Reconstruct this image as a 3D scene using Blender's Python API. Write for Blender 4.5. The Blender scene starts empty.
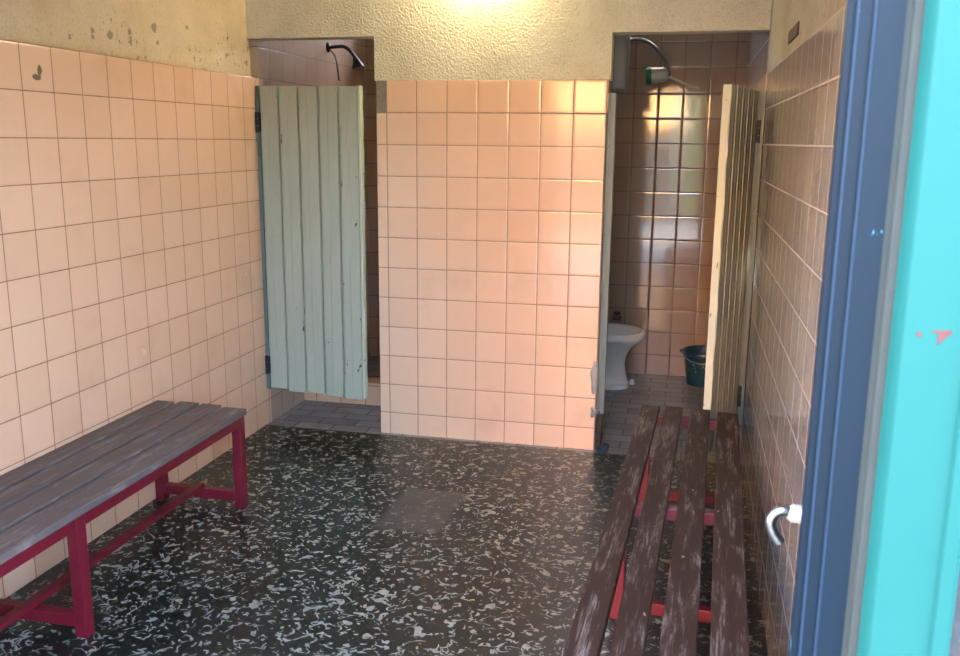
import bpy, bmesh, math, random
from mathutils import Vector, Matrix
random.seed(7)
S = bpy.context.scene
C = S.collection
PI = math.pi

# ------------------------------------------------------------------ helpers
def srgb(r, g, b):
    f = lambda c: (c/255/12.92) if c/255 <= .04045 else ((c/255+.055)/1.055)**2.4
    return (f(r), f(g), f(b), 1)

class NT:
    def __init__(s, name):
        s.m = bpy.data.materials.new(name); s.m.use_nodes = True
        s.t = s.m.node_tree; s.t.nodes.clear()
        s.out = s.t.nodes.new('ShaderNodeOutputMaterial')
        s.b = s.t.nodes.new('ShaderNodeBsdfPrincipled')
        s.t.links.new(s.b.outputs[0], s.out.inputs[0])
    def put(s, sock, v):
        if isinstance(v, bpy.types.NodeSocket): s.t.links.new(v, sock)
        elif v is not None: sock.default_value = v
    def node(s, ty, out=0, props=None, **ins):
        n = s.t.nodes.new(ty)
        for k, v in (props or {}).items(): setattr(n, k, v)
        for k, v in ins.items():
            key = int(k[1:]) if k[0] == 'i' and k[1:].isdigit() else k.replace('_', ' ')
            s.put(n.inputs[key], v)
        return n.outputs[out]
    def math(s, op, a, b=0.0, c=0.0, clamp=False):
        return s.node('ShaderNodeMath', props={'operation': op, 'use_clamp': clamp}, i0=a, i1=b, i2=c)
    def mix(s, f, a, b, mode='MIX'):
        return s.node('ShaderNodeMix', out=2, props={'data_type': 'RGBA', 'blend_type': mode}, i0=f, i6=a, i7=b)
    def lerp(s, f, a, b): return s.node('ShaderNodeMix', i0=f, i2=a, i3=b)
    def ramp(s, v, lo, hi, a=0.0, b=1.0):
        return s.node('ShaderNodeMapRange', props={'interpolation_type': 'SMOOTHSTEP'}, i0=v, i1=lo, i2=hi, i3=a, i4=b)
    def obj(s): return s.node('ShaderNodeTexCoord', out=3)
    def sep(s, v):
        n = s.t.nodes.new('ShaderNodeSeparateXYZ'); s.put(n.inputs[0], v); return n.outputs
    def comb(s, x=0.0, y=0.0, z=0.0): return s.node('ShaderNodeCombineXYZ', i0=x, i1=y, i2=z)
    def scale(s, v, sc, off=(0, 0, 0)):
        return s.node('ShaderNodeMapping', Vector=v, Scale=sc, Location=off)
    def noise(s, v, sc, det=2.0, rough=.5, dist=0.0, out=0):
        return s.node('ShaderNodeTexNoise', out=out, Vector=v, Scale=sc, Detail=det, Roughness=rough, Distortion=dist)
    def bump(s, h, strength=.3, dist=.01, normal=None):
        return s.node('ShaderNodeBump', Strength=strength, Distance=dist, Height=h, Normal=normal)
    def fin(s, col, rough=.5, spec=.5, metal=0.0, normal=None):
        s.put(s.b.inputs['Base Color'], col); s.put(s.b.inputs['Roughness'], rough)
        s.put(s.b.inputs['Specular IOR Level'], spec); s.put(s.b.inputs['Metallic'], metal)
        if normal is not None: s.put(s.b.inputs['Normal'], normal)
        return s.m

def plain(name, col, rough=.5, metal=0.0, vary=.08, sc=30, spec=.5):
    n = NT(name); o = n.obj()
    f = n.noise(o, sc, 3)
    dark = tuple(c*(1-2*vary) for c in col[:3])+(1,); lite = tuple(min(1, c*(1+2*vary)) for c in col[:3])+(1,)
    return n.fin(n.mix(f, dark, lite), rough, spec, metal)

def link(name, bm, mats, parent=None, smooth=False, autos=None):
    me = bpy.data.meshes.new(name)
    bmesh.ops.recalc_face_normals(bm, faces=bm.faces)
    bm.to_mesh(me); bm.free()
    o = bpy.data.objects.new(name, me); C.objects.link(o)
    for m in (mats if isinstance(mats, (list, tuple)) else [mats]): me.materials.append(m)
    if smooth:
        for p in me.polygons: p.use_smooth = True
        if autos is not None:
            me.set_sharp_from_angle(angle=math.radians(autos))
    if parent is not None: o.parent = parent
    return o

def tag(o, label, cat, group=None):
    o['label'] = label; o['category'] = cat
    if group: o['group'] = group
    return o
def struct(o): o['kind'] = 'structure'; return o
def empty(name, loc, label=None, cat=None, rz=0, group=None):
    o = bpy.data.objects.new(name, None); C.objects.link(o)
    o.location = loc; o.rotation_euler = (0, 0, rz); o.empty_display_size = .1
    if label: tag(o, label, cat, group)
    return o

def box(bm, x0, x1, y0, y1, z0, z1, mi=0, bev=0.0, seg=2):
    r = bmesh.ops.create_cube(bm, size=1)
    vs = r['verts']
    for v in vs:
        v.co = Vector((x0+(v.co.x+.5)*(x1-x0), y0+(v.co.y+.5)*(y1-y0), z0+(v.co.z+.5)*(z1-z0)))
    fs = {f for v in vs for f in v.link_faces}
    for f in fs: f.material_index = mi
    if bev:
        es = {e for v in vs for e in v.link_edges}
        r2 = bmesh.ops.bevel(bm, geom=list(es), offset=bev, segments=seg, affect='EDGES', profile=.5)
        for f in r2['faces']: f.material_index = mi
def prism(bm, pts, z0, z1, mi=0):
    """polygon pts (x, y) extruded from z0 to z1 (each may be a list)"""
    a = [bm.verts.new((x, y, z0)) for x, y in pts]; b = [bm.verts.new((x, y, z1)) for x, y in pts]
    n = len(pts)
    fs = [bm.faces.new(a[::-1]), bm.faces.new(b)]
    for i in range(n): fs.append(bm.faces.new((a[i], a[(i+1) % n], b[(i+1) % n], b[i])))
    for f in fs: f.material_index = mi
def tube(bm, pts, rad, n=12, caps=True):
    pts = [Vector(p) for p in pts]
    rads = rad if isinstance(rad, (list, tuple)) else [rad]*len(pts)
    rings = []; up = None
    for i, p in enumerate(pts):
        d = (pts[min(i+1, len(pts)-1)]-pts[max(i-1, 0)]).normalized()
        if up is None:
            up = Vector((0, 0, 1)) if abs(d.z) < .9 else Vector((1, 0, 0))
        s = d.cross(up).normalized(); up = s.cross(d).normalized()
        rings.append([bm.verts.new(p+(s*math.cos(2*PI*k/n)+up*math.sin(2*PI*k/n))*rads[i]) for k in range(n)])
    for a, b in zip(rings, rings[1:]):
        for k in range(n): bm.faces.new((a[k], a[(k+1) % n], b[(k+1) % n], b[k]))
    if caps: bm.faces.new(rings[0][::-1]); bm.faces.new(rings[-1])
def bez(p, n=8):
    """Catmull-Rom through points"""
    P = [Vector(q) for q in p]; P = [2*P[0]-P[1]]+P+[2*P[-1]-P[-2]]; out = []
    for i in range(1, len(P)-2):
        for k in range(n):
            t = k/n
            out.append(.5*((2*P[i])+(P[i+1]-P[i-1])*t+(2*P[i-1]-5*P[i]+4*P[i+1]-P[i+2])*t*t+(3*P[i]-P[i-1]-3*P[i+1]+P[i+2])*t**3))
    out.append(P[-2]); return out
def loft(bm, secs, n=40, cap0=True, cap1=True):
    """secs: (z, cx, cy, rx, ry, power)"""
    rings = []
    for z, cx, cy, rx, ry, pw in secs:
        ring = []
        for k in range(n):
            a = 2*PI*k/n; c, s = math.cos(a), math.sin(a)
            ring.append(bm.verts.new((cx+rx*math.copysign(abs(c)**(2/pw), c), cy+ry*math.copysign(abs(s)**(2/pw), s), z)))
        rings.append(ring)
    for a, b in zip(rings, rings[1:]):
        for k in range(n): bm.faces.new((a[k], a[(k+1) % n], b[(k+1) % n], b[k]))
    if cap0: bm.faces.new(rings[0][::-1])
    if cap1: bm.faces.new(rings[-1])

# ------------------------------------------------------------------ dimensions (m)
T = .15                                   # tile module
XL, XR = -.677, 1.74                      # tiled faces of the side walls
YB = 1.58                                 # tiled face of the far wall of the stalls
YF = -3.30                                # outer face of the front wall
LIN = 1.967                               # underside of the lintel
TOP = 1.764                               # top of the tiles on the partition
CEIL = 2.6

# ------------------------------------------------------------------ materials
def spots(n, p, lst, warp=.012):
    """mask of small irregular marks: list of (centre, radius_y, radius_z)"""
    w = n.noise(p, 60, 2, out=1)
    q = n.node('ShaderNodeVectorMath', props={'operation': 'MULTIPLY_ADD'}, i0=w, i1=(warp, warp, warp), i2=p)
    acc = None
    for c, ry, rz in lst:
        d = n.node('ShaderNodeVectorMath', props={'operation': 'SUBTRACT'}, i0=q, i1=(c[0]+warp/2, c[1]+warp/2, c[2]+warp/2))
        d = n.node('ShaderNodeVectorMath', props={'operation': 'DIVIDE'}, i0=d, i1=(.05, ry, rz))
        l = n.node('ShaderNodeVectorMath', out=1, props={'operation': 'LENGTH'}, i0=d)
        m = n.ramp(l, .75, 1.1, 1.0, 0.0)
        acc = m if acc is None else n.math('MAXIMUM', acc, m)
    return acc

def tile_mat(name, offx, offy, offz, col=(229, 183, 152), grout=(118, 88, 68), gw=.0019, marks=None, wave=.25, rough=.13, spec=.5):
    n = NT(name); p = n.obj(); x, y, z = n.sep(p)
    nx = n.sep(n.node('ShaderNodeNewGeometry', out=1))[0]
    side = n.math('GREATER_THAN', n.math('ABSOLUTE', nx), .5)
    a = n.lerp(side, n.math('SUBTRACT', x, offx), n.math('SUBTRACT', y, offy))
    u = n.math('DIVIDE', a, T); v = n.math('DIVIDE', n.math('SUBTRACT', z, offz), T)
    def edge(q):
        f = n.math('FRACT', q); return n.math('MULTIPLY', n.math('MINIMUM', f, n.math('SUBTRACT', 1.0, f)), T)
    d = n.math('MINIMUM', edge(u), edge(v))
    # joints are not perfectly even
    d = n.math('ADD', d, n.math('MULTIPLY', n.math('SUBTRACT', n.noise(p, 25, 2), .5), .0016))
    g = n.ramp(d, gw*.6, gw*1.5, 1.0, 0.0)
    cell = n.comb(n.math('FLOOR', u), n.math('FLOOR', v), side)
    wn = n.t.nodes.new('ShaderNodeTexWhiteNoise'); n.put(wn.inputs[0], cell)
    c0 = srgb(*col)
    c1 = srgb(col[0]-5, col[1]-6, col[2]-7)
    base = n.mix(wn.outputs[0], c0, c1)
    dirt = n.ramp(n.noise(p, 3.2, 4, .6), .52, .78)
    base = n.mix(n.math('MULTIPLY', dirt, .18), base, srgb(150, 112, 88))
    gcol = n.mix(n.noise(p, 9, 3), srgb(*grout), srgb(grout[0]+40, grout[1]+34, grout[2]+28))
    colr = n.mix(g, base, gcol)
    if marks:
        mk = spots(n, p, marks); colr = n.mix(mk, colr, srgb(120, 98, 80))
    wv = n.noise(n.scale(p, (1, 1, .45)), 7, 2)
    pill = n.ramp(d, 0, .010)
    b1 = n.bump(n.math('ADD', n.math('MULTIPLY', wv, .5), n.math('MULTIPLY', wn.outputs[0], .0)), wave, .012)
    b2 = n.bump(pill, .45, .0016, b1)
    rg = n.lerp(g, n.lerp(dirt, rough, rough+.1), .8)
    return n.fin(colr, rg, spec, 0, b2)

def plaster_mat(name, col=(208, 198, 178), molds=None, moldamt=0.0, rough_cast=1.0, sc=105):
    n = NT(name); p = n.obj()
    a = n.noise(p, sc, 3, .6); b = n.node('ShaderNodeTexVoronoi', Vector=p, Scale=sc*.9)
    h = n.math('ADD', a, n.math('MULTIPLY', b, .5))
    base = n.mix(n.ramp(n.noise(p, 2.5, 4, .6), .35, .7), srgb(*col), srgb(col[0]-18, col[1]-20, col[2]-22))
    base = n.mix(n.ramp(a, .3, .5, .3, 0.0), base, srgb(col[0]-50, col[1]-55, col[2]-55))
    if moldamt:
        m = n.math('MULTIPLY', n.ramp(n.noise(p, 34, 4, .65), .56, .72), n.ramp(n.noise(p, 2.2, 2), .46, .62))
        base = n.mix(n.math('MULTIPLY', m, moldamt), base, srgb(98, 88, 76))
    if molds:
        base = n.mix(n.math('MULTIPLY', spots(n, p, molds, .028), .6), base, srgb(104, 92, 82))
    return n.fin(base, .92, .2, 0, n.bump(h, .55*rough_cast, .012))

M = {}
offz = TOP - T*12                                        # row lines run down from the top of the tiling
M['tile_mid'] = tile_mat('tile_partition', 0, 0, offz, wave=.12)
M['tile_left'] = tile_mat('tile_left', 0, -1.638, 1.782-T*12, grout=(120, 84, 62),
    marks=[((XL, -1.565, 1.678), .023, .010), ((XL, -1.550, 1.700), .010, .020)], wave=.10, rough=.2)
M['tile_left_shaded'] = tile_mat('tile_left_shaded', 0, -1.638, 1.782-T*12, col=(178, 156, 138), grout=(80, 63, 52), wave=.12)  # same tile as the left wall, the stall's dimness put into the colour
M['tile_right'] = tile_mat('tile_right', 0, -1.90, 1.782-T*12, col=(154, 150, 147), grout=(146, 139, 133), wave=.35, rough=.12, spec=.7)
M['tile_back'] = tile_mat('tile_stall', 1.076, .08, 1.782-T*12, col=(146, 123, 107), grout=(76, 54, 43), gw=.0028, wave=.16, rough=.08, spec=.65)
M['plaster'] = plaster_mat('plaster_roughcast', (218, 205, 180))
M['plaster_left'] = plaster_mat('plaster_left', (226, 202, 172), moldamt=.8, rough_cast=.9, sc=85,
    molds=[((-.717, -1.20, 1.868), .012, .010), ((-.717, -1.20, 1.846), .012, .013), ((-.717, -1.096, 1.862), .018, .02),
           ((-.717, -.968, 1.888), .012, .014), ((-.717, -.968, 1.85), .01, .012), ((-.717, -.80, 1.925), .02, .018), ((-.717, -1.328, 1.83), .008, .008),
           ((-.717, -.78, 1.87), .014, .01), ((-.717, -.55, 1.955), .012, .01)])
M['plaster_right'] = plaster_mat('plaster_right', (166, 159, 146), moldamt=.95, rough_cast=.45, sc=45)
M['cement'] = plaster_mat('bare_cement', (158, 138, 120), rough_cast=.3, sc=60)
M['ceiling'] = plaster_mat('ceiling_paint', (205, 198, 180), rough_cast=.2)

def terrazzo():
    n = NT('terrazzo'); p = n.obj(); x, y, z = n.sep(p)
    acc = None
    for k, (sc, off, w, th) in enumerate([(12, 0, .032, .545), (16, 7.3, .034, .56), (14, 15.1, .033, .56), (18, 21.9, .036, .57)]):
        q = n.scale(p, (1, 1, 1), (off, off*.7, off*.3))
        c = n.noise(q, sc, 1.0, .4, .9)
        seg = n.noise(q, sc*1.75, 1.0)
        wob = n.math('MULTIPLY', n.ramp(n.noise(q, sc*2.2, 1.0), .35, .7, .35, 1.5), w)
        line = n.ramp(n.math('DIVIDE', n.math('ABSOLUTE', n.math('SUBTRACT', c, .5)), wob), .6, 1.05, 1.0, 0.0)
        line = n.math('MULTIPLY', line, n.ramp(seg, th, th+.03))
        acc = line if acc is None else n.math('MAXIMUM', acc, line)
    v = n.t.nodes.new('ShaderNodeTexVoronoi'); wq = n.noise(p, 40, 1, out=1)
    n.put(v.inputs['Vector'], n.node('ShaderNodeVectorMath', props={'operation': 'MULTIPLY_ADD'}, i0=wq, i1=(.022, .022, .022), i2=p))
    n.put(v.inputs['Scale'], 19)
    r = n.sep(v.outputs['Color'])
    blob = n.math('MULTIPLY', n.ramp(n.math('DIVIDE', v.outputs['Distance'], n.math('MULTIPLY', r[1], .36)), .8, 1.0, 1.0, 0.0), n.math('GREATER_THAN', r[0], .55))
    acc = n.math('MAXIMUM', acc, blob)
    tone = n.noise(p, 30, 2)
    chip = n.mix(tone, srgb(96, 96, 86), srgb(178, 176, 162))
    chip = n.mix(n.ramp(n.noise(p, 8, 1), .66, .74, 0, .6), chip, srgb(190, 178, 130))
    base = n.mix(n.noise(p, 5, 4, .6), srgb(13, 18, 17), srgb(28, 34, 31))
    # cement-coloured worn repair
    wn = n.math('MULTIPLY', n.math('SUBTRACT', n.noise(p, 14, 3), .5), .05)
    rx = n.math('ABSOLUTE', n.math('SUBTRACT', n.math('ADD', x, n.math('MULTIPLY', y, -.02)), .455)); ry = n.math('ABSOLUTE', n.math('ADD', y, .90))
    pm = n.math('MULTIPLY', n.ramp(n.math('ADD', rx, wn), .115, .150, 1.0, 0.0), n.ramp(n.math('ADD', ry, wn), .185, .235, 1.0, 0.0))
    hide = n.math('MULTIPLY', pm, n.ramp(n.noise(p, 24, 1), .44, .60, .95, .45))
    base = n.mix(n.math('MULTIPLY', pm, .7), base, srgb(80, 77, 74))
    hole = n.node('ShaderNodeVectorMath', out=1, props={'operation': 'DISTANCE'}, i0=p, i1=(.61, -1.084, 0))
    colr = n.mix(n.math('MULTIPLY', acc, n.math('SUBTRACT', 1.0, hide)), base, chip)
    colr = n.mix(n.ramp(hole, .012, .022, 1.0, 0.0), colr, srgb(38, 24, 22))
    def edge(q, off, m):
        f = n.math('FRACT', n.math('DIVIDE', n.math('SUBTRACT', q, off), m)); return n.math('MULTIPLY', n.math('MINIMUM', f, n.math('SUBTRACT', 1.0, f)), m)
    g = n.ramp(n.math('MINIMUM', edge(x, .587, .4), edge(y, -1.07, .4)), .0008, .0022, .55, 0.0)
    colr = n.mix(g, colr, srgb(24, 24, 22))
    # patchy grime film that also paints reflection haze into the floor colour
    film = n.ramp(n.noise(p, 2.1, 4, .6), .4, .75, .06, .32)
    colr = n.mix(film, colr, srgb(40, 46, 40))
    rough = n.lerp(n.noise(p, 3, 4), .22, .42)
    return n.fin(colr, rough, .4, 0, n.bump(n.noise(p, 90, 2), .06, .003))
M['terrazzo'] = terrazzo()

def grey_tiles():
    n = NT('grey_floor_tiles'); p = n.obj()
    br = n.t.nodes.new('ShaderNodeTexBrick'); br.offset = .5
    n.put(br.inputs['Vector'], n.scale(p, (1, 1, 1), (.03, .03, 0)))
    for k, v in (('Color1', srgb(146, 142, 138)), ('Color2', srgb(126, 122, 118)), ('Mortar', srgb(74, 68, 64)), ('Scale', 1.0), ('Mortar Size', .0032), ('Brick Width', .20), ('Row Height', .10), ('Bias', 0.0)):
        n.put(br.inputs[k], v)
    col = n.mix(n.ramp(n.noise(p, 6, 4, .6), .45, .75, 0, .5), br.outputs[0], srgb(100, 94, 88))
    return n.fin(col, .45, .4, 0, n.bump(br.outputs[1], -.5, .002))
M['grey_tiles'] = grey_tiles()

def wood(name, c_dark, c_mid, c_worn, worn):
    n = NT(name); o = n.obj(); rnd = n.node('ShaderNodeObjectInfo', out=5)
    q = n.node('ShaderNodeVectorMath', props={'operation': 'MULTIPLY_ADD'}, i0=n.comb(rnd, rnd, rnd), i1=(9, 13, 5), i2=o)
    g = n.noise(n.scale(q, (60, 2.2, 30)), 1.0, 4, .6, .6)
    fine = n.noise(n.scale(q, (220, 6, 120)), 1.0, 3, .7)
    col = n.mix(g, srgb(*c_dark), srgb(*c_mid))
    w = n.noise(n.scale(q, (34, 5.5, 26)), 1.0, 5, .68, .4)
    w = n.math('MULTIPLY', n.ramp(w, .47, .70), n.ramp(fine, .40, .58))
    col = n.mix(n.math('MULTIPLY', w, worn), col, srgb(*c_worn))
    chip = n.ramp(n.noise(n.scale(q, (40, 16, 30)), 1.0, 2), .73, .78)
    col = n.mix(n.math('MULTIPLY', chip, .6*worn), col, srgb(168, 152, 136))
    return n.fin(col, n.lerp(g, .55, .75), .2, 0, n.bump(n.math('ADD', fine, g), .25, .003))
M['wood_left'] = wood('bench_wood_greyed', (80, 69, 65), (116, 101, 96), (148, 134, 127), .8)
M['wood_right'] = wood('bench_wood_dark', (22, 13, 10), (56, 34, 25), (118, 107, 99), .9)
def red_paint():
    n = NT('red_bench_paint'); o = n.obj()
    c = n.mix(n.noise(o, 8, 4), srgb(92, 13, 27), srgb(116, 20, 37))
    c = n.mix(n.ramp(n.noise(o, 40, 4, .6), .68, .74), c, srgb(92, 46, 42))
    return n.fin(c, .42, .5)
M['red'] = red_paint()

def chipped(name, paint, paint2, under, thr, sc=38, streak=.25):
    n = NT(name); o = n.obj()
    q = n.scale(o, (1, 1, .35))
    c = n.mix(n.noise(n.scale(o, (14, 14, 1.2)), 1.0, 4), srgb(*paint), srgb(*paint2))
    st = n.ramp(n.noise(n.scale(o, (46, 46, 1.6)), 1.0, 3, .6), .55, .8, 0, streak*.7)
    c = n.mix(st, c, srgb(96, 88, 70))
    c = n.mix(n.ramp(n.noise(q, sc, 4, .55), thr, thr+.025), c, srgb(*under))
    return n.fin(c, .42, .45, 0, n.bump(n.noise(n.scale(o, (90, 90, 3)), 1.0, 2), .06, .002))
M['door_paint'] = chipped('stall_door_paint', (160, 157, 138), (174, 171, 152), (46, 44, 36), .70, 26, .22)
M['door_edge'] = chipped('stall_door_edge', (192, 192, 168), (178, 180, 160), (96, 88, 70), .68, 70, .2)
M['post_paint'] = chipped('post_paint', (96, 103, 98), (114, 121, 115), (66, 58, 48), .68, 30, .3)
M['black_iron'] = plain('black_iron', srgb(24, 27, 30), .5, .3)
M['dark_bronze'] = plain('dark_bronze', srgb(38, 44, 42), .38, .6)
M['grey_plastic'] = plain('grey_plastic', srgb(84, 88, 84), .5, 0, .05, 6)
M['chrome'] = plain('worn_chrome', srgb(128, 126, 120), .3, 1.0, .08)
M['chrome_white'] = plain('pale_plated_metal', srgb(150, 150, 146), .35, .4, .04)
M['ceramic'] = plain('white_ceramic', srgb(214, 211, 206), .12, 0, .03, 8)
M['green_plastic'] = plain('green_plastic', srgb(10, 96, 76), .35, 0, .1, 60)
M['clear_grey'] = plain('pale_plastic', srgb(168, 168, 158), .3, 0, .06)
M['rust_brown'] = plain('brown_brass', srgb(84, 62, 46), .45, .5, .15)
M['dark_red'] = plain('dark_red_paint', srgb(58, 32, 29), .6, 0, .1)
M['putty'] = plaster_mat('grey_putty', (160, 155, 150), rough_cast=.3, sc=90)
M['decay'] = plain('rotten_wood', srgb(62, 50, 40), .9, 0, .25, 60)
M['rag'] = plain('navy_cloth', srgb(24, 38, 56), .9, 0, .2, 50)
def bucket_mat():
    n = NT('bucket_plastic'); o = n.obj(); x, y, z = n.sep(o)
    c = n.noise(n.scale(o, (1, 1, 2.2)), 16, 2, .5, 1.2)
    l = n.ramp(n.math('ABSOLUTE', n.math('SUBTRACT', c, .5)), .012, .026, 1.0, 0.0)
    l = n.math('MULTIPLY', l, n.ramp(n.noise(o, 22, 1), .47, .55))
    l = n.math('MULTIPLY', l, n.ramp(z, .05, .08)); l = n.math('MULTIPLY', l, n.ramp(z, .15, .175, 1.0, 0.0))
    return n.fin(n.mix(n.math('MULTIPLY', l, .85), n.mix(n.noise(o, 7, 2), srgb(18, 46, 62), srgb(26, 66, 84)), srgb(150, 165, 166)), .35, .5)
M['bucket'] = bucket_mat()
def steel(name, col, col2, chips, amt):
    n = NT(name); o = n.obj()
    c = n.mix(n.noise(o, 6, 4, .6), srgb(*col), srgb(*col2))
    c = n.mix(n.math('MULTIPLY', n.ramp(n.noise(n.scale(o, (1, 1, .5)), 55, 4, .6), .70, .76), amt), c, srgb(*chips))
    return n, n.fin(c, .5, .13, 0, n.bump(n.noise(n.scale(o, (40, 40, 4)), 1.0, 3), .12, .002))
M['blue'] = steel('blue_jamb_paint', (3, 16, 25), (5, 19, 29), (84, 168, 182), .8)[1]
M['seal'] = plain('weathered_grey_strip', srgb(34, 41, 36), .8, 0, .12, 20)
def turq():
    n, m = steel('turquoise_paint', (20, 68, 62), (24, 72, 66), (30, 60, 56), .2)
    o = n.obj()
    mk = spots(n, o, [((1.6645, YF-.03, 1.3135), .02, .0055), ((1.668, YF-.03, 1.3115), .02, .004), ((1.648, YF-.03, 1.3135), .02, .0022)], .006)
    # marks lie on the front face: use x/z radii by swapping the axis scale
    return m
M['turq'] = turq()
M['rust'] = plain('rust', srgb(70, 32, 26), .9, 0, .2, 80)
M['ground'] = plain('pale_concrete', srgb(108, 110, 110), .9, 0, .06, 4)
M['cream_render'] = plaster_mat('cream_render', (224, 172, 112), rough_cast=1.2, sc=9)
M['reflection_cut'] = plain('dark_reflection_cut', srgb(44, 42, 40), .9, 0, .08, 5)
M['sky_block'] = plain('sky_block_green', srgb(44, 60, 34), .95, 0, .3, 8)
M['outer'] = plaster_mat('outer_render', (58, 58, 58), rough_cast=.3)
n = NT('lamp_glass'); n.put(n.b.inputs['Emission Color'], (1, .88, .52, 1)); n.put(n.b.inputs['Emission Strength'], 17.5)
M['lamp'] = n.fin(srgb(240, 230, 200), .4)

# ------------------------------------------------------------------ the setting
b = bmesh.new(); box(b, -.9, 1.9, YF, -.03, -.12, 0); struct(link('floor', b, M['terrazzo']))
b = bmesh.new(); box(b, -.9, 1.9, -.03, 1.75, -.12, 0); struct(link('floor', b, M['grey_tiles']))
b = bmesh.new(); box(b, -.9, 1.9, YF, 1.75, CEIL, CEIL+.12); struct(link('ceiling', b, M['ceiling']))
b = bmesh.new()
box(b, -.9, -.717, YF, 1.75, 0, CEIL, 0)
box(b, -.717, XL, YF+.15, 0, 0, 1.782, 1, .004)
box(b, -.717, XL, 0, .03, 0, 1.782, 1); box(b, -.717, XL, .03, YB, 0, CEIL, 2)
struct(link('wall_left', b, [M['plaster_left'], M['tile_left'], M['tile_left_shaded']]))
b = bmesh.new()
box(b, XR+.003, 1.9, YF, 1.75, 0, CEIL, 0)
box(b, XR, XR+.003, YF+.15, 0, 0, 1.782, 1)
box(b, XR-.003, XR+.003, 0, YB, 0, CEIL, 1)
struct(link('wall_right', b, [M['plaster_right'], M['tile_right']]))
b = bmesh.new()
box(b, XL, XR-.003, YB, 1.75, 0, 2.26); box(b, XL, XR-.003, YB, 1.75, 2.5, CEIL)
for x0, x1 in ((XL, -.45), (.10, 1.05), (1.45, XR-.003)): box(b, x0, x1, YB, 1.75, 2.26, 2.5)   # unseen vent openings, added to let light into the stalls
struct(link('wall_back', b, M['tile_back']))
# tiled partition with the lintel above it
b = bmesh.new()
box(b, -.052, 1.050, 0, .12, 0, T*10+offz+.1*0, 0)
zs = TOP-T                                             # 1.614: one tile is missing in the top row at the left
b.free(); b = bmesh.new()
box(b, -.052, 1.053, 0, .12, 0, zs, 0, .003)
box(b, 0, 1.056, 0, .12, zs, TOP, 0, .003)
box(b, -.054, 0, .008, .12, zs, TOP, 2)
tee = [(-.717, LIN), (-.060, LIN), (-.060, TOP), (1.064, TOP), (1.064, LIN), (XR+.003, LIN), (XR+.003, CEIL), (-.717, CEIL)]
fa = [b.verts.new((x, .002, z)) for x, z in tee]; fb = [b.verts.new((x, .12, z)) for x, z in tee]
for f in [b.faces.new(fa), b.faces.new(fb[::-1])]+[b.faces.new((fa[i], fa[(i+1) % 8], fb[(i+1) % 8], fb[i])) for i in range(8)]: f.material_index = 1
struct(link('wall_partition', b, [M['tile_mid'], M['plaster'], M['cement']]))
b = bmesh.new(); box(b, .55, .63, .12, YB, 0, CEIL); struct(link('wall_divider', b, M['tile_back']))
b = bmesh.new(); box(b, XL, .55, .45, .57, 0, .133, 0, .004); struct(link('trim_1', b, M['tile_mid']))
# cement repairs on the broken right edge of the partition
def lump(name, cx, cy, cz, rx, ry, rz, mat, seed, sub=3, rough=.3, flat=None):
    random.seed(seed); b = bmesh.new(); bmesh.ops.create_icosphere(b, subdivisions=sub, radius=1)
    ph = [random.uniform(0, 6) for _ in range(6)]
    for v in b.verts:
        p = v.co.copy()
        k = 1+rough*(math.sin(3*p.x+ph[0])*math.sin(4*p.z+ph[1])+.5*math.sin(7*p.z+ph[2]+3*p.x)+.4*math.sin(6*p.y+ph[3]))
        p *= k; z = p.z*rz
        if flat is not None: z = max(z, flat)
        v.co = Vector((cx+p.x*rx, cy+p.y*ry, cz+z))
    return link(name, b, mat, smooth=True)
struct(lump('trim_2', 1.040, .008, .365, .019, .017, .085, M['putty'], 3, 3, .14))
struct(lump('trim_2', 1.042, .008, .192, .018, .014, .034, M['putty'], 5, 3, .2))
# front wall with its doorway, header included
b = bmesh.new()
box(b, -.717, 0.30, YF, YF+.15, 0, CEIL); box(b, 1.60, XR+.003, YF+.02, YF+.15, 0, CEIL); box(b, .30, 1.60, YF, YF+.15, 2.06, CEIL)
box(b, -.9, -.717, YF-.001, YF, 0, CEIL); box(b, 1.70, 5.0, YF-.001, YF+.02, -.12, CEIL)
box(b, -4.0, -.9, YF-.001, YF+.02, -.12, CEIL)
struct(link('wall_front', b, M['outer']))
# main door frame
d1 = struct(empty('door_1', (1.66, YF, 0)))
def at(o, loc): o.location = loc
def loc_prism(name, pts, z0, z1, mat, parent):
    b = bmesh.new(); L = parent.location
    prism(b, [(x-L.x, y-L.y) for x, y in pts], z0, z1)
    bmesh.ops.bevel(b, geom=[e for e in b.edges if abs(e.verts[0].co.z-e.verts[1].co.z) > .5], offset=.0006, segments=2, affect='EDGES')
    return link(name, b, mat, parent, smooth=True, autos=35)
Y = YF
loc_prism('jamb', [(1.5640, Y), (1.5715, Y), (1.5725, Y-.004), (1.5865, Y-.004), (1.588, Y-.009), (1.6125, Y-.009), (1.6125, Y+.148), (1.600, Y+.148), (1.583, Y+.10), (1.580, Y+.03), (1.5640, Y+.012)], 0, 2.05, M['blue'], d1)
M['blue_worn_glint'] = steel('blue_worn_glint_ridge', (16, 30, 42), (26, 41, 54), (78, 90, 100), .7)[1]  # flecked paler blue, painting the highlight along the ridges
for rx, ry in ((1.5722, Y-.0035), (1.5868, Y-.006)):
    e = loc_prism('ridge', [(rx-.0012, ry+.003), (rx-.0010, ry-.0022), (rx+.0004, ry-.0034), (rx+.0016, ry-.0032), (rx+.0018, ry+.003)], 0, 2.05, M['blue_worn_glint'], d1); e['label'] = 'worn ridge of the jamb with its highlight painted in'
loc_prism('seal_strip', [(1.612, Y-.005), (1.618, Y-.004), (1.620, Y-.008), (1.629, Y-.008), (1.629, Y+.02), (1.612, Y+.02)], 0, 2.06, M['seal'], d1)
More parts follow.
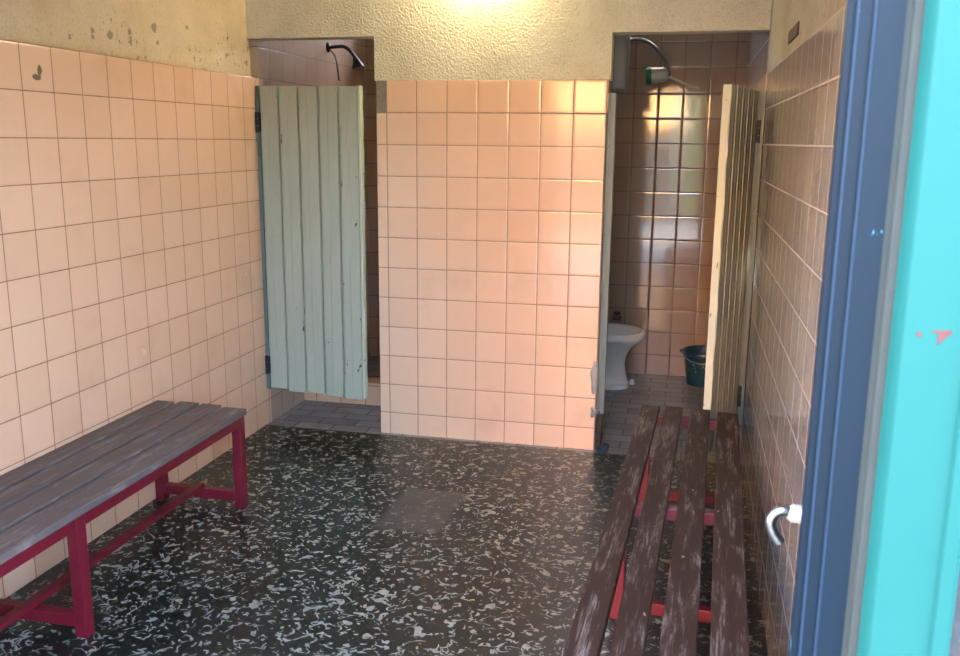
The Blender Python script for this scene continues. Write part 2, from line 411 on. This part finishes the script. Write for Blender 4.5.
loc_prism('casing', [(1.6275, Y-.020), (1.634, Y-.030), (1.688, Y-.030), (1.690, Y-.034), (1.703, Y-.034), (1.708, Y-.028), (1.708, Y+.02), (1.6275, Y+.02)], 0, 2.10, M['turq'], d1)
loc_prism('jamb', [(.30, Y-.009), (.35, Y-.009), (.35, Y+.15), (.30, Y+.15)], 0, 2.05, M['blue'], d1)
b = bmesh.new(); box(b, .30-1.66, 1.628-1.66, -.012, .15, 2.03, 2.075, 0, .003); link('door_head', b, M['blue'], d1)
def chip(cx, cz, pts):
    b = bmesh.new(); vs = [(cx+x, cz+z) for x, z in pts]
    a = [b.verts.new((x-1.66, -.0306, z)) for x, z in vs]; c = [b.verts.new((x-1.66, -.0298, z)) for x, z in vs]
    n = len(a); b.faces.new(a); b.faces.new(c[::-1])
    for i in range(n): b.faces.new((a[i], a[(i+1) % n], c[(i+1) % n], c[i]))
    o = link('rust_chip', b, M['rust'], d1); o['label'] = 'rusty bare spot in the turquoise paint'
chip(1.6665, 1.3145, [(-.010, .0035), (.008, .005), (.0085, .0015), (.003, -.003), (-.0015, -.0095), (-.003, -.007), (-.002, .0005)])
chip(1.6475, 1.3140, [(-.002, .0028), (.001, .002), (.0026, -.0012), (0, -.003), (-.002, -.0004)])

# outside: forecourt and the building opposite (seen only as reflections)
b = bmesh.new(); box(b, -14, 16, -26, YF, -.25, -.12); struct(link('ground', b, M['ground']))
b = bmesh.new()
box(b, -9, 1.18, -11.4, -11, -.12, 1.80, 1)  # dark lower band, added to cut off the reflection in the stall tiles
prism(b, [(-9, -11.4), (1.18, -11.4), (1.18, -11), (-9, -11)], 1.80, 4.2, 0)
struct(link('wall_opposite', b, [M['cream_render'], M['reflection_cut']]))
b = bmesh.new(); box(b, 1.25, 12, -12, -11, -.12, 2.6, 0, .2, 3); struct(link('wall_sky_block', b, M['sky_block']))  # unseen green block, added to keep bright sky out of the reflection

# ------------------------------------------------------------------ stall doors
def make_door(root, w, z0, z1, flip, bottoms):
    """local: hinge line at x=0, closed along +x, outer face at -y; flip mirrors x"""
    sx = -1 if flip else 1
    nb = 5; bw = (w-.012)/nb; th = .030; d = .011; g = .010
    b = bmesh.new()
    for i in range(nb):
        x0 = i*bw; x1 = x0+bw
        pts = [(x0, 0), (x0, -th+d), (x0+.002, -th+d), (x0+.002+g, -th), (x0+bw*.46, -th), (x0+bw*.46+.002, -th+.0016), (x0+bw*.46+.004, -th+.0016), (x0+bw*.46+.006, -th), (x1-g*.5, -th), (x1-.004, -th+.004), (x1-.0035, -th+.022), (x1, -th+.022), (x1, 0)]
        prism(b, [(sx*x, y) for x, y in pts], z0+bottoms[i], z1-bottoms[-1-i]*.25)
    link('door_panel', b, M['door_paint'], root)
    b = bmesh.new()                                       # free edge, chipped to bare cream paint, slightly wavy
    N = 30; x0 = w-.012
    prev = None
    random.seed(11)
    for k in range(N+1):
        z = z0-.003+(z1-z0+.003)*k/N; j = random.uniform(-.0018, .0018); j2 = random.uniform(-.002, .001)
        ring = [b.verts.new((sx*px, py, z)) for px, py in ((x0, 0), (x0, -th-.0012+j2), (w-.003, -th-.0012+j2), (w+j, -th+.003), (w+j, 0))]
        if prev:
            for q in range(5): b.faces.new((prev[q], prev[(q+1) % 5], ring[(q+1) % 5], ring[q]))
        else: b.faces.new(ring[::-1])
        prev = ring
    b.faces.new(prev)
    e = link('edge_strip', b, M['door_edge'], root); e['label'] = 'free edge of the door, paint chipped to cream'
    for hz in (z1-.17, z0+.13):
        b = bmesh.new()
        for s in range(3): tube(b, [(-sx*.006, -th-.006, hz-.05+s*.0335), (-sx*.006, -th-.006, hz-.05+s*.0335+.031)], .0095, 12)
        box(b, min(sx*-.004, sx*.008), max(sx*-.004, sx*.008), -th-.003, -th+.004, hz-.045, hz+.045, 0, .001)
        link('hinge', b, M['black_iron'], root, smooth=True, autos=35)
root = empty('stall_door', (-.655, .010, 0), 'grey green boarded stall door on the left, nearly closed in front of the shower', 'door', rz=-math.radians(5))
make_door(root, .552, .200, 1.737, False, [.006, -.004, .002, -.006, -.012])
root = empty('stall_door', (1.683, -.020, 0), 'grey green boarded stall door on the right, swung open beside the right wall', 'door', rz=math.radians(74.5))
make_door(root, .525, .205, 1.708, True, [.004, -.003, .004, -.002, .002])
# door posts
def post(pts, z0, z1, name='trim_3'):
    b = bmesh.new(); prism(b, pts, z0, z1); return struct(link(name, b, M['post_paint']))
post([(-.676, -.014), (-.662, -.014), (-.662, -.022), (-.656, -.022), (-.656, .014), (-.676, .014)], .196, 1.742)
post([(1.0535, .012), (1.060, -.006), (1.066, -.006), (1.066, .010), (1.074, .010), (1.074, -.002), (1.092, -.002), (1.092, .05), (1.0535, .05)], .19, 1.704, 'trim_4')
post([(1.707, -.018), (1.722, -.018), (1.722, -.03), (1.736, -.03), (1.736, .03), (1.707, .03)], .20, 1.712, 'trim_5')
b = bmesh.new()                                           # rotten foot of the post
prism(b, [(1.0535, .014), (1.064, .004), (1.078, .012), (1.080, .05), (1.0535, .05)], .0, .20)
for v in b.verts: v.co.x += .004*math.sin(40*v.co.z)
struct(link('trim_6', b, M['decay']))

# ------------------------------------------------------------------ benches
def make_bench(name, label, loc, rz, slats, half, frames, wm, legx, top=.42):
    r = empty(name, loc, label, 'bench', rz, 'slatted changing room benches')
    for i, (x0, x1) in enumerate(slats):
        b = bmesh.new(); box(b, x0, x1, -half, half, top-.026, top, 0, .004, 2)
        # weathered, slightly uneven boards
        for v in b.verts:
            if v.co.y > 0: v.co.y += (-.006, .004, -.002, -.022)[i]
        link('slat', b, wm, r)
    s = .040; zt = top-.026
    xa, xb = legx
    for y in frames:
        for x in (xa, xb):
            b = bmesh.new(); box(b, x-s/2, x+s/2, y-s/2, y+s/2, 0, zt-.001, 0, .003); link('leg', b, M['red'], r)
        b = bmesh.new(); box(b, xa+s/2, xb-s/2, y-.018, y+.018, .032, .072, 0, .003); link('lower_crossbar', b, M['red'], r)
        b = bmesh.new(); box(b, xa+s/2, xb-s/2, y-.018, y+.018, zt-.041, zt-.001, 0, .003); link('upper_crossbar', b, M['red'], r)
    for x in (xa, xb):
        for y0, y1 in zip(frames, frames[1:]):
            b = bmesh.new(); box(b, min(x, x+.02*(1 if x > 0 else -1)), max(x, x+.02*(1 if x > 0 else -1)), y0+s/2, y1-s/2, zt-.041, zt-.001, 0, .003); link('rail', b, M['red'], r)
    b = bmesh.new(); xm = (xa+xb)/2
    box(b, xm-.018, xm+.018, frames[0], frames[-1], .0725, .092, 0, .003); link('stretcher', b, M['red'], r)
    return r
LX = -.4585
make_bench('slatted_bench', 'greyish brown slatted bench on red legs along the left tiled wall', (LX, -2.06, 0), 0,
    [(-.672-LX, -.590-LX), (-.570-LX, -.482-LX), (-.464-LX, -.377-LX), (-.358-LX, -.256-LX)], 1.045, (-1.0, 0, 1.0), M['wood_left'], (-.648-LX, -.286-LX))
make_bench('slatted_bench', 'worn dark brown slatted bench on red legs along the right wall', (1.452, -1.57, 0), -math.radians(2.08),
    [(-.193, -.120), (-.099, -.027), (.003, .082), (.110, .192)], 1.0, (-.95, 0, .95), M['wood_right'], (-.168, .168))

# ------------------------------------------------------------------ left shower
r = empty('wall_shower', (XL, .94, 2.015), 'dark curved shower arm and head above the left stall door', 'shower')
b = bmesh.new(); tube(b, [(0, 0, 0), (.006, 0, 0), (.016, 0, 0)], [.030, .028, .012], 20); link('wall_flange', b, M['dark_bronze'], r, smooth=True, autos=40)
b = bmesh.new(); tube(b, bez([(.01, 0, 0), (.06, 0, .004), (.10, 0, .003), (.135, 0, -.018), (.158, 0, -.045), (.168, 0, -.06)], 6), .0105, 14); link('shower_arm', b, M['dark_bronze'], r, smooth=True, autos=60)
b = bmesh.new(); tube(b, [(.166, 0, -.055), (.170, 0, -.066), (.176, 0, -.080), (.184, 0, -.108), (.186, 0, -.116)], [.012, .016, .022, .036, .036], 20); link('spray_head', b, M['black_iron'], r, smooth=True, autos=40)
b = bmesh.new(); tube(b, [(.1850, 0, -.1162), (.1858, 0, -.1185)], [.031, .030], 20); link('spray_plate', b, M['chrome'], r, smooth=True, autos=40)
b = bmesh.new(); tube(b, bez([(.022, -.012, -.018), (.045, -.012, -.045), (.058, -.012, -.09), (.066, -.012, -.15), (.070, -.012, -.19)], 6), [.004]*12+[.0055]*13, 10); link('curved_strand', b, M['rust_brown'], r, smooth=True, autos=60)  # thin dark curved strand close to the wall below the arm

# ------------------------------------------------------------------ right stall
r = empty('wall_shower', (1.0, YB, 2.09), 'curved grey shower pipe with green and clear head above the toilet', 'shower')
b = bmesh.new(); tube(b, [(-.03, 0, 0), (-.03, -.006, 0), (-.03, -.016, 0)], [.03, .028, .014], 18); link('wall_flange', b, M['grey_plastic'], r, smooth=True, autos=40)
f = lambda x, z: (x-1.0, 1.3-YB, z-2.09)
b = bmesh.new(); tube(b, bez([(-.03, -.01, 0), (-.028, -.14, .0), (-.01, -.26, -.012), f(1.05, 2.072), f(1.12, 2.072), f(1.18, 2.045), f(1.225, 2.00), f(1.262, 1.945), f(1.283, 1.89), f(1.289, 1.862)], 7), .0105, 14); link('shower_arm', b, M['grey_plastic'], r, smooth=True, autos=60)
b = bmesh.new(); tube(b, bez([f(1.262, 1.874), f(1.31, 1.853), f(1.38, 1.822), f(1.466, 1.795)], 6), [.010]*6+[.007]*6+[.006]*7, 12); link('hand_lever', b, M['clear_grey'], r, smooth=True, autos=60)
b = bmesh.new()
o0 = Vector(f(1.285, 1.874)); o1 = Vector(f(1.190, 1.868))
tube(b, [o0.lerp(o1, t) for t in (0, .1, .35, .7, 1.0)], [.016, .036, .042, .045, .047], 24); link('head_body', b, M['clear_grey'], r, smooth=True, autos=40)
b = bmesh.new(); o2 = Vector(f(1.158, 1.866)); tube(b, [o1, o1.lerp(o2, .5), o2], [.051, .052, .044], 24); link('head_face', b, M['green_plastic'], r, smooth=True, autos=40)

r = empty('wall_cistern', (1.05, .19, 1.70), 'grey rounded box high behind the left post of the right doorway', 'cistern')
b = bmesh.new(); box(b, -.09, .081, -.069, .05, .016, .37, 0, .022, 4); link('cistern_body', b, M['grey_plastic'], r, smooth=True, autos=50)
b = bmesh.new(); box(b, -.095, .086, -.0695, .055, .371, .40, 0, .008, 3); link('lid', b, M['grey_plastic'], r, smooth=True, autos=50)

r = empty('toilet', (.985, 1.235, 0), 'white ceramic toilet bowl without a seat in the right stall', 'toilet')
b = bmesh.new()
loft(b, [(0, -.02, 0, .176, .112, 2.6), (.03, -.02, 0, .176, .112, 2.6), (.036, -.022, 0, .170, .104, 2.5), (.08, -.026, 0, .162, .100, 2.3), (.15, -.032, 0, .158, .102, 2.2),
         (.20, -.028, 0, .164, .116, 2.1), (.25, -.018, 0, .182, .142, 2.1), (.283, -.006, 0, .206, .172, 2.1), (.302, 0, 0, .224, .190, 2.1), (.310, 0, 0, .226, .192, 2.1),
         (.310, 0, 0, .19, .155, 2.1), (.28, 0, 0, .175, .14, 2.1), (.23, -.01, 0, .13, .10, 2.1), (.20, -.03, 0, .06, .05, 2.0)], 48)
link('pedestal', b, M['ceramic'], r, smooth=True, autos=50)
b = bmesh.new()
loft(b, [(.3105, 0, 0, .232, .200, 2.1), (.318, 0, 0, .241, .209, 2.1), (.346, 0, 0, .243, .211, 2.1), (.354, 0, 0, .238, .206, 2.1), (.357, 0, 0, .228, .196, 2.1), (.354, 0, 0, .214, .182, 2.1), (.344, 0, 0, .205, .173, 2.1), (.3105, 0, 0, .190, .158, 2.1)], 48, False, False)
link('rim', b, M['ceramic'], r, smooth=True, autos=60)
b = bmesh.new(); tube(b, [(.172, .062, 0), (.172, .062, .022), (.172, .062, .034)], [.017, .016, .008], 14); link('bolt_cap', b, M['ceramic'], r, smooth=True, autos=60)

r = empty('wall_valve', (1.03, YB, .375), 'small dark brass stop valve on the tiles behind the toilet', 'valve')
b = bmesh.new(); tube(b, [(0, 0, 0), (0, -.008, 0), (0, -.012, 0)], [.026, .026, .016], 18); link('wall_flange', b, M['rust_brown'], r, smooth=True, autos=40)
b = bmesh.new(); tube(b, [(0, -.01, 0), (0, -.05, 0)], .013, 14); tube(b, [(-.03, -.05, .0), (-.02, -.05, 0), (.02, -.05, 0), (.03, -.05, 0)], [.012, .018, .018, .012], 14); link('valve_body', b, M['rust_brown'], r, smooth=True, autos=40)
b = bmesh.new(); tube(b, [(0, -.05, .015), (0, -.05, .03)], .006, 10); tube(b, [(0, -.05, .028), (0, -.05, .040)], [.026, .022], 14); link('valve_handle', b, M['black_iron'], r, smooth=True, autos=40)

r = empty('bucket', (1.588, 1.425, 0), 'dark blue plastic bucket with wire handle on the stall floor', 'bucket')
b = bmesh.new()
loft(b, [(0, 0, 0, .096, .096, 2), (.012, 0, 0, .100, .100, 2), (.19, 0, 0, .122, .122, 2), (.195, 0, 0, .130, .130, 2), (.215, 0, 0, .131, .131, 2), (.22, 0, 0, .127, .127, 2), (.216, 0, 0, .120, .120, 2), (.02, 0, 0, .094, .094, 2)], 40)
link('bucket_shell', b, M['bucket'], r, smooth=True, autos=45)
b = bmesh.new(); pts = []
for k in range(21):
    a = PI*k/20
    pts.append((-.134*math.cos(a), -.15*math.sin(a)*.96, .205-.045*math.sin(a)))
tube(b, pts, .0035, 8); link('handle', b, M['chrome_white'], r, smooth=True, autos=60)
for s in (-1, 1):
    b = bmesh.new(); tube(b, [(s*.128, 0, .203), (s*.142, 0, .205), (s*.150, 0, .207)], [.012, .012, .008], 12); link('handle_lug', b, M['bucket'], r, smooth=True, autos=40)

# ------------------------------------------------------------------ small wall fittings
b = bmesh.new(); box(b, XR-.002, XR+.003, -1.13, -.845, 1.822, 1.862, 0, .001)
tag(link('wall_plaque', b, M['dark_red']), 'narrow dark red plate on the right plaster wall above the tiles', 'plate')
r = empty('latch_hook', (1.582, -3.20, 1.072), 'curved chrome hook on the dark blue door jamb', 'hook')
b = bmesh.new(); tube(b, [(.002, 0, 0), (-.015, 0, .001), (-.019, 0, .002)], [.0105, .0105, .008], 18); link('hook_base', b, M['chrome_white'], r, smooth=True, autos=40)
b = bmesh.new(); tube(b, bez([(-.014, 0, .001), (-.026, 0, .003), (-.034, 0, -.002), (-.0378, 0, -.011), (-.036, 0, -.020), (-.031, 0, -.029), (-.0255, 0, -.036)], 6), [.0062]*25+[.0064]*6+[.0066]*6, 14); link('hook_arm', b, M['chrome'], r, smooth=True, autos=60)
o = lump('cloth_rag', 1.096, -.012, .016, .030, .026, .024, M['rag'], 9, 3, .25, -.0155)
tag(o, 'small dark navy rag on the floor at the foot of the right doorway post', 'rag')

# ------------------------------------------------------------------ lamp over the partition (just above the frame)
r = empty('wall_lamp', (.48, .002, 2.33), 'round bulkhead lamp on the plaster above the tiled partition', 'lamp')
b = bmesh.new(); tube(b, [(0, 0, 0), (0, -.03, 0), (0, -.036, 0)], [.10, .10, .092], 28); link('lamp_base', b, M['grey_plastic'], r, smooth=True, autos=40)
b = bmesh.new(); bmesh.ops.create_uvsphere(b, u_segments=24, v_segments=12, radius=.085)
for v in b.verts: v.co.y = v.co.y*.75-.10
link('lamp_globe', b, M['lamp'], r, smooth=True)

# ------------------------------------------------------------------ sky and sun
w = bpy.data.worlds.new('World'); S.world = w; w.use_nodes = True
t = w.node_tree; t.nodes.clear()
bg = t.nodes.new('ShaderNodeBackground'); wo = t.nodes.new('ShaderNodeOutputWorld')
sky = t.nodes.new('ShaderNodeTexSky'); sky.sky_type = 'NISHITA'; sky.sun_disc = False
sky.sun_elevation = math.radians(50); sky.sun_rotation = math.radians(20); sky.air_density = 1.0; sky.dust_density = 2.0
bg.inputs[1].default_value = 1.5
t.links.new(sky.outputs[0], bg.inputs[0]); t.links.new(bg.outputs[0], wo.inputs[0])
L = bpy.data.lights.new('sun', 'SUN'); L.energy = 20; L.angle = math.radians(.6); L.color = (1, .93, .82)
so = bpy.data.objects.new('sun', L); C.objects.link(so)
so.rotation_euler = Vector((.25, -.75, -.62)).to_track_quat('-Z', 'Y').to_euler()   # from behind the building onto the forecourt

# ------------------------------------------------------------------ camera
cx, cy, cz, yaw, pitch, roll, foc = 1.4299, -4.2169, 1.4866, .223688, .205898, .009708, 896.27
c, s = math.cos(yaw), math.sin(yaw)
fw = Vector((-s*math.cos(pitch), c*math.cos(pitch), -math.sin(pitch))); rt = Vector((c, s, 0)); up = rt.cross(fw)
r2 = math.cos(roll)*rt+math.sin(roll)*up; u2 = -math.sin(roll)*rt+math.cos(roll)*up
cam = bpy.data.cameras.new('camera'); co = bpy.data.objects.new('camera', cam); C.objects.link(co)
cam.sensor_fit = 'HORIZONTAL'; cam.sensor_width = 36; cam.lens = foc/960*36; cam.clip_start = .05
m = Matrix((r2, u2, -fw)).transposed().to_4x4(); m.translation = Vector((cx, cy, cz)); co.matrix_world = m
cam.dof.use_dof = True; cam.dof.focus_distance = 3.6; cam.dof.aperture_fstop = 10
S.camera = co
S.view_settings.view_transform = 'Standard'; S.view_settings.look = 'None'; S.view_settings.gamma = 1
S.view_settings.use_curve_mapping = False
S.view_settings.exposure = 2.72
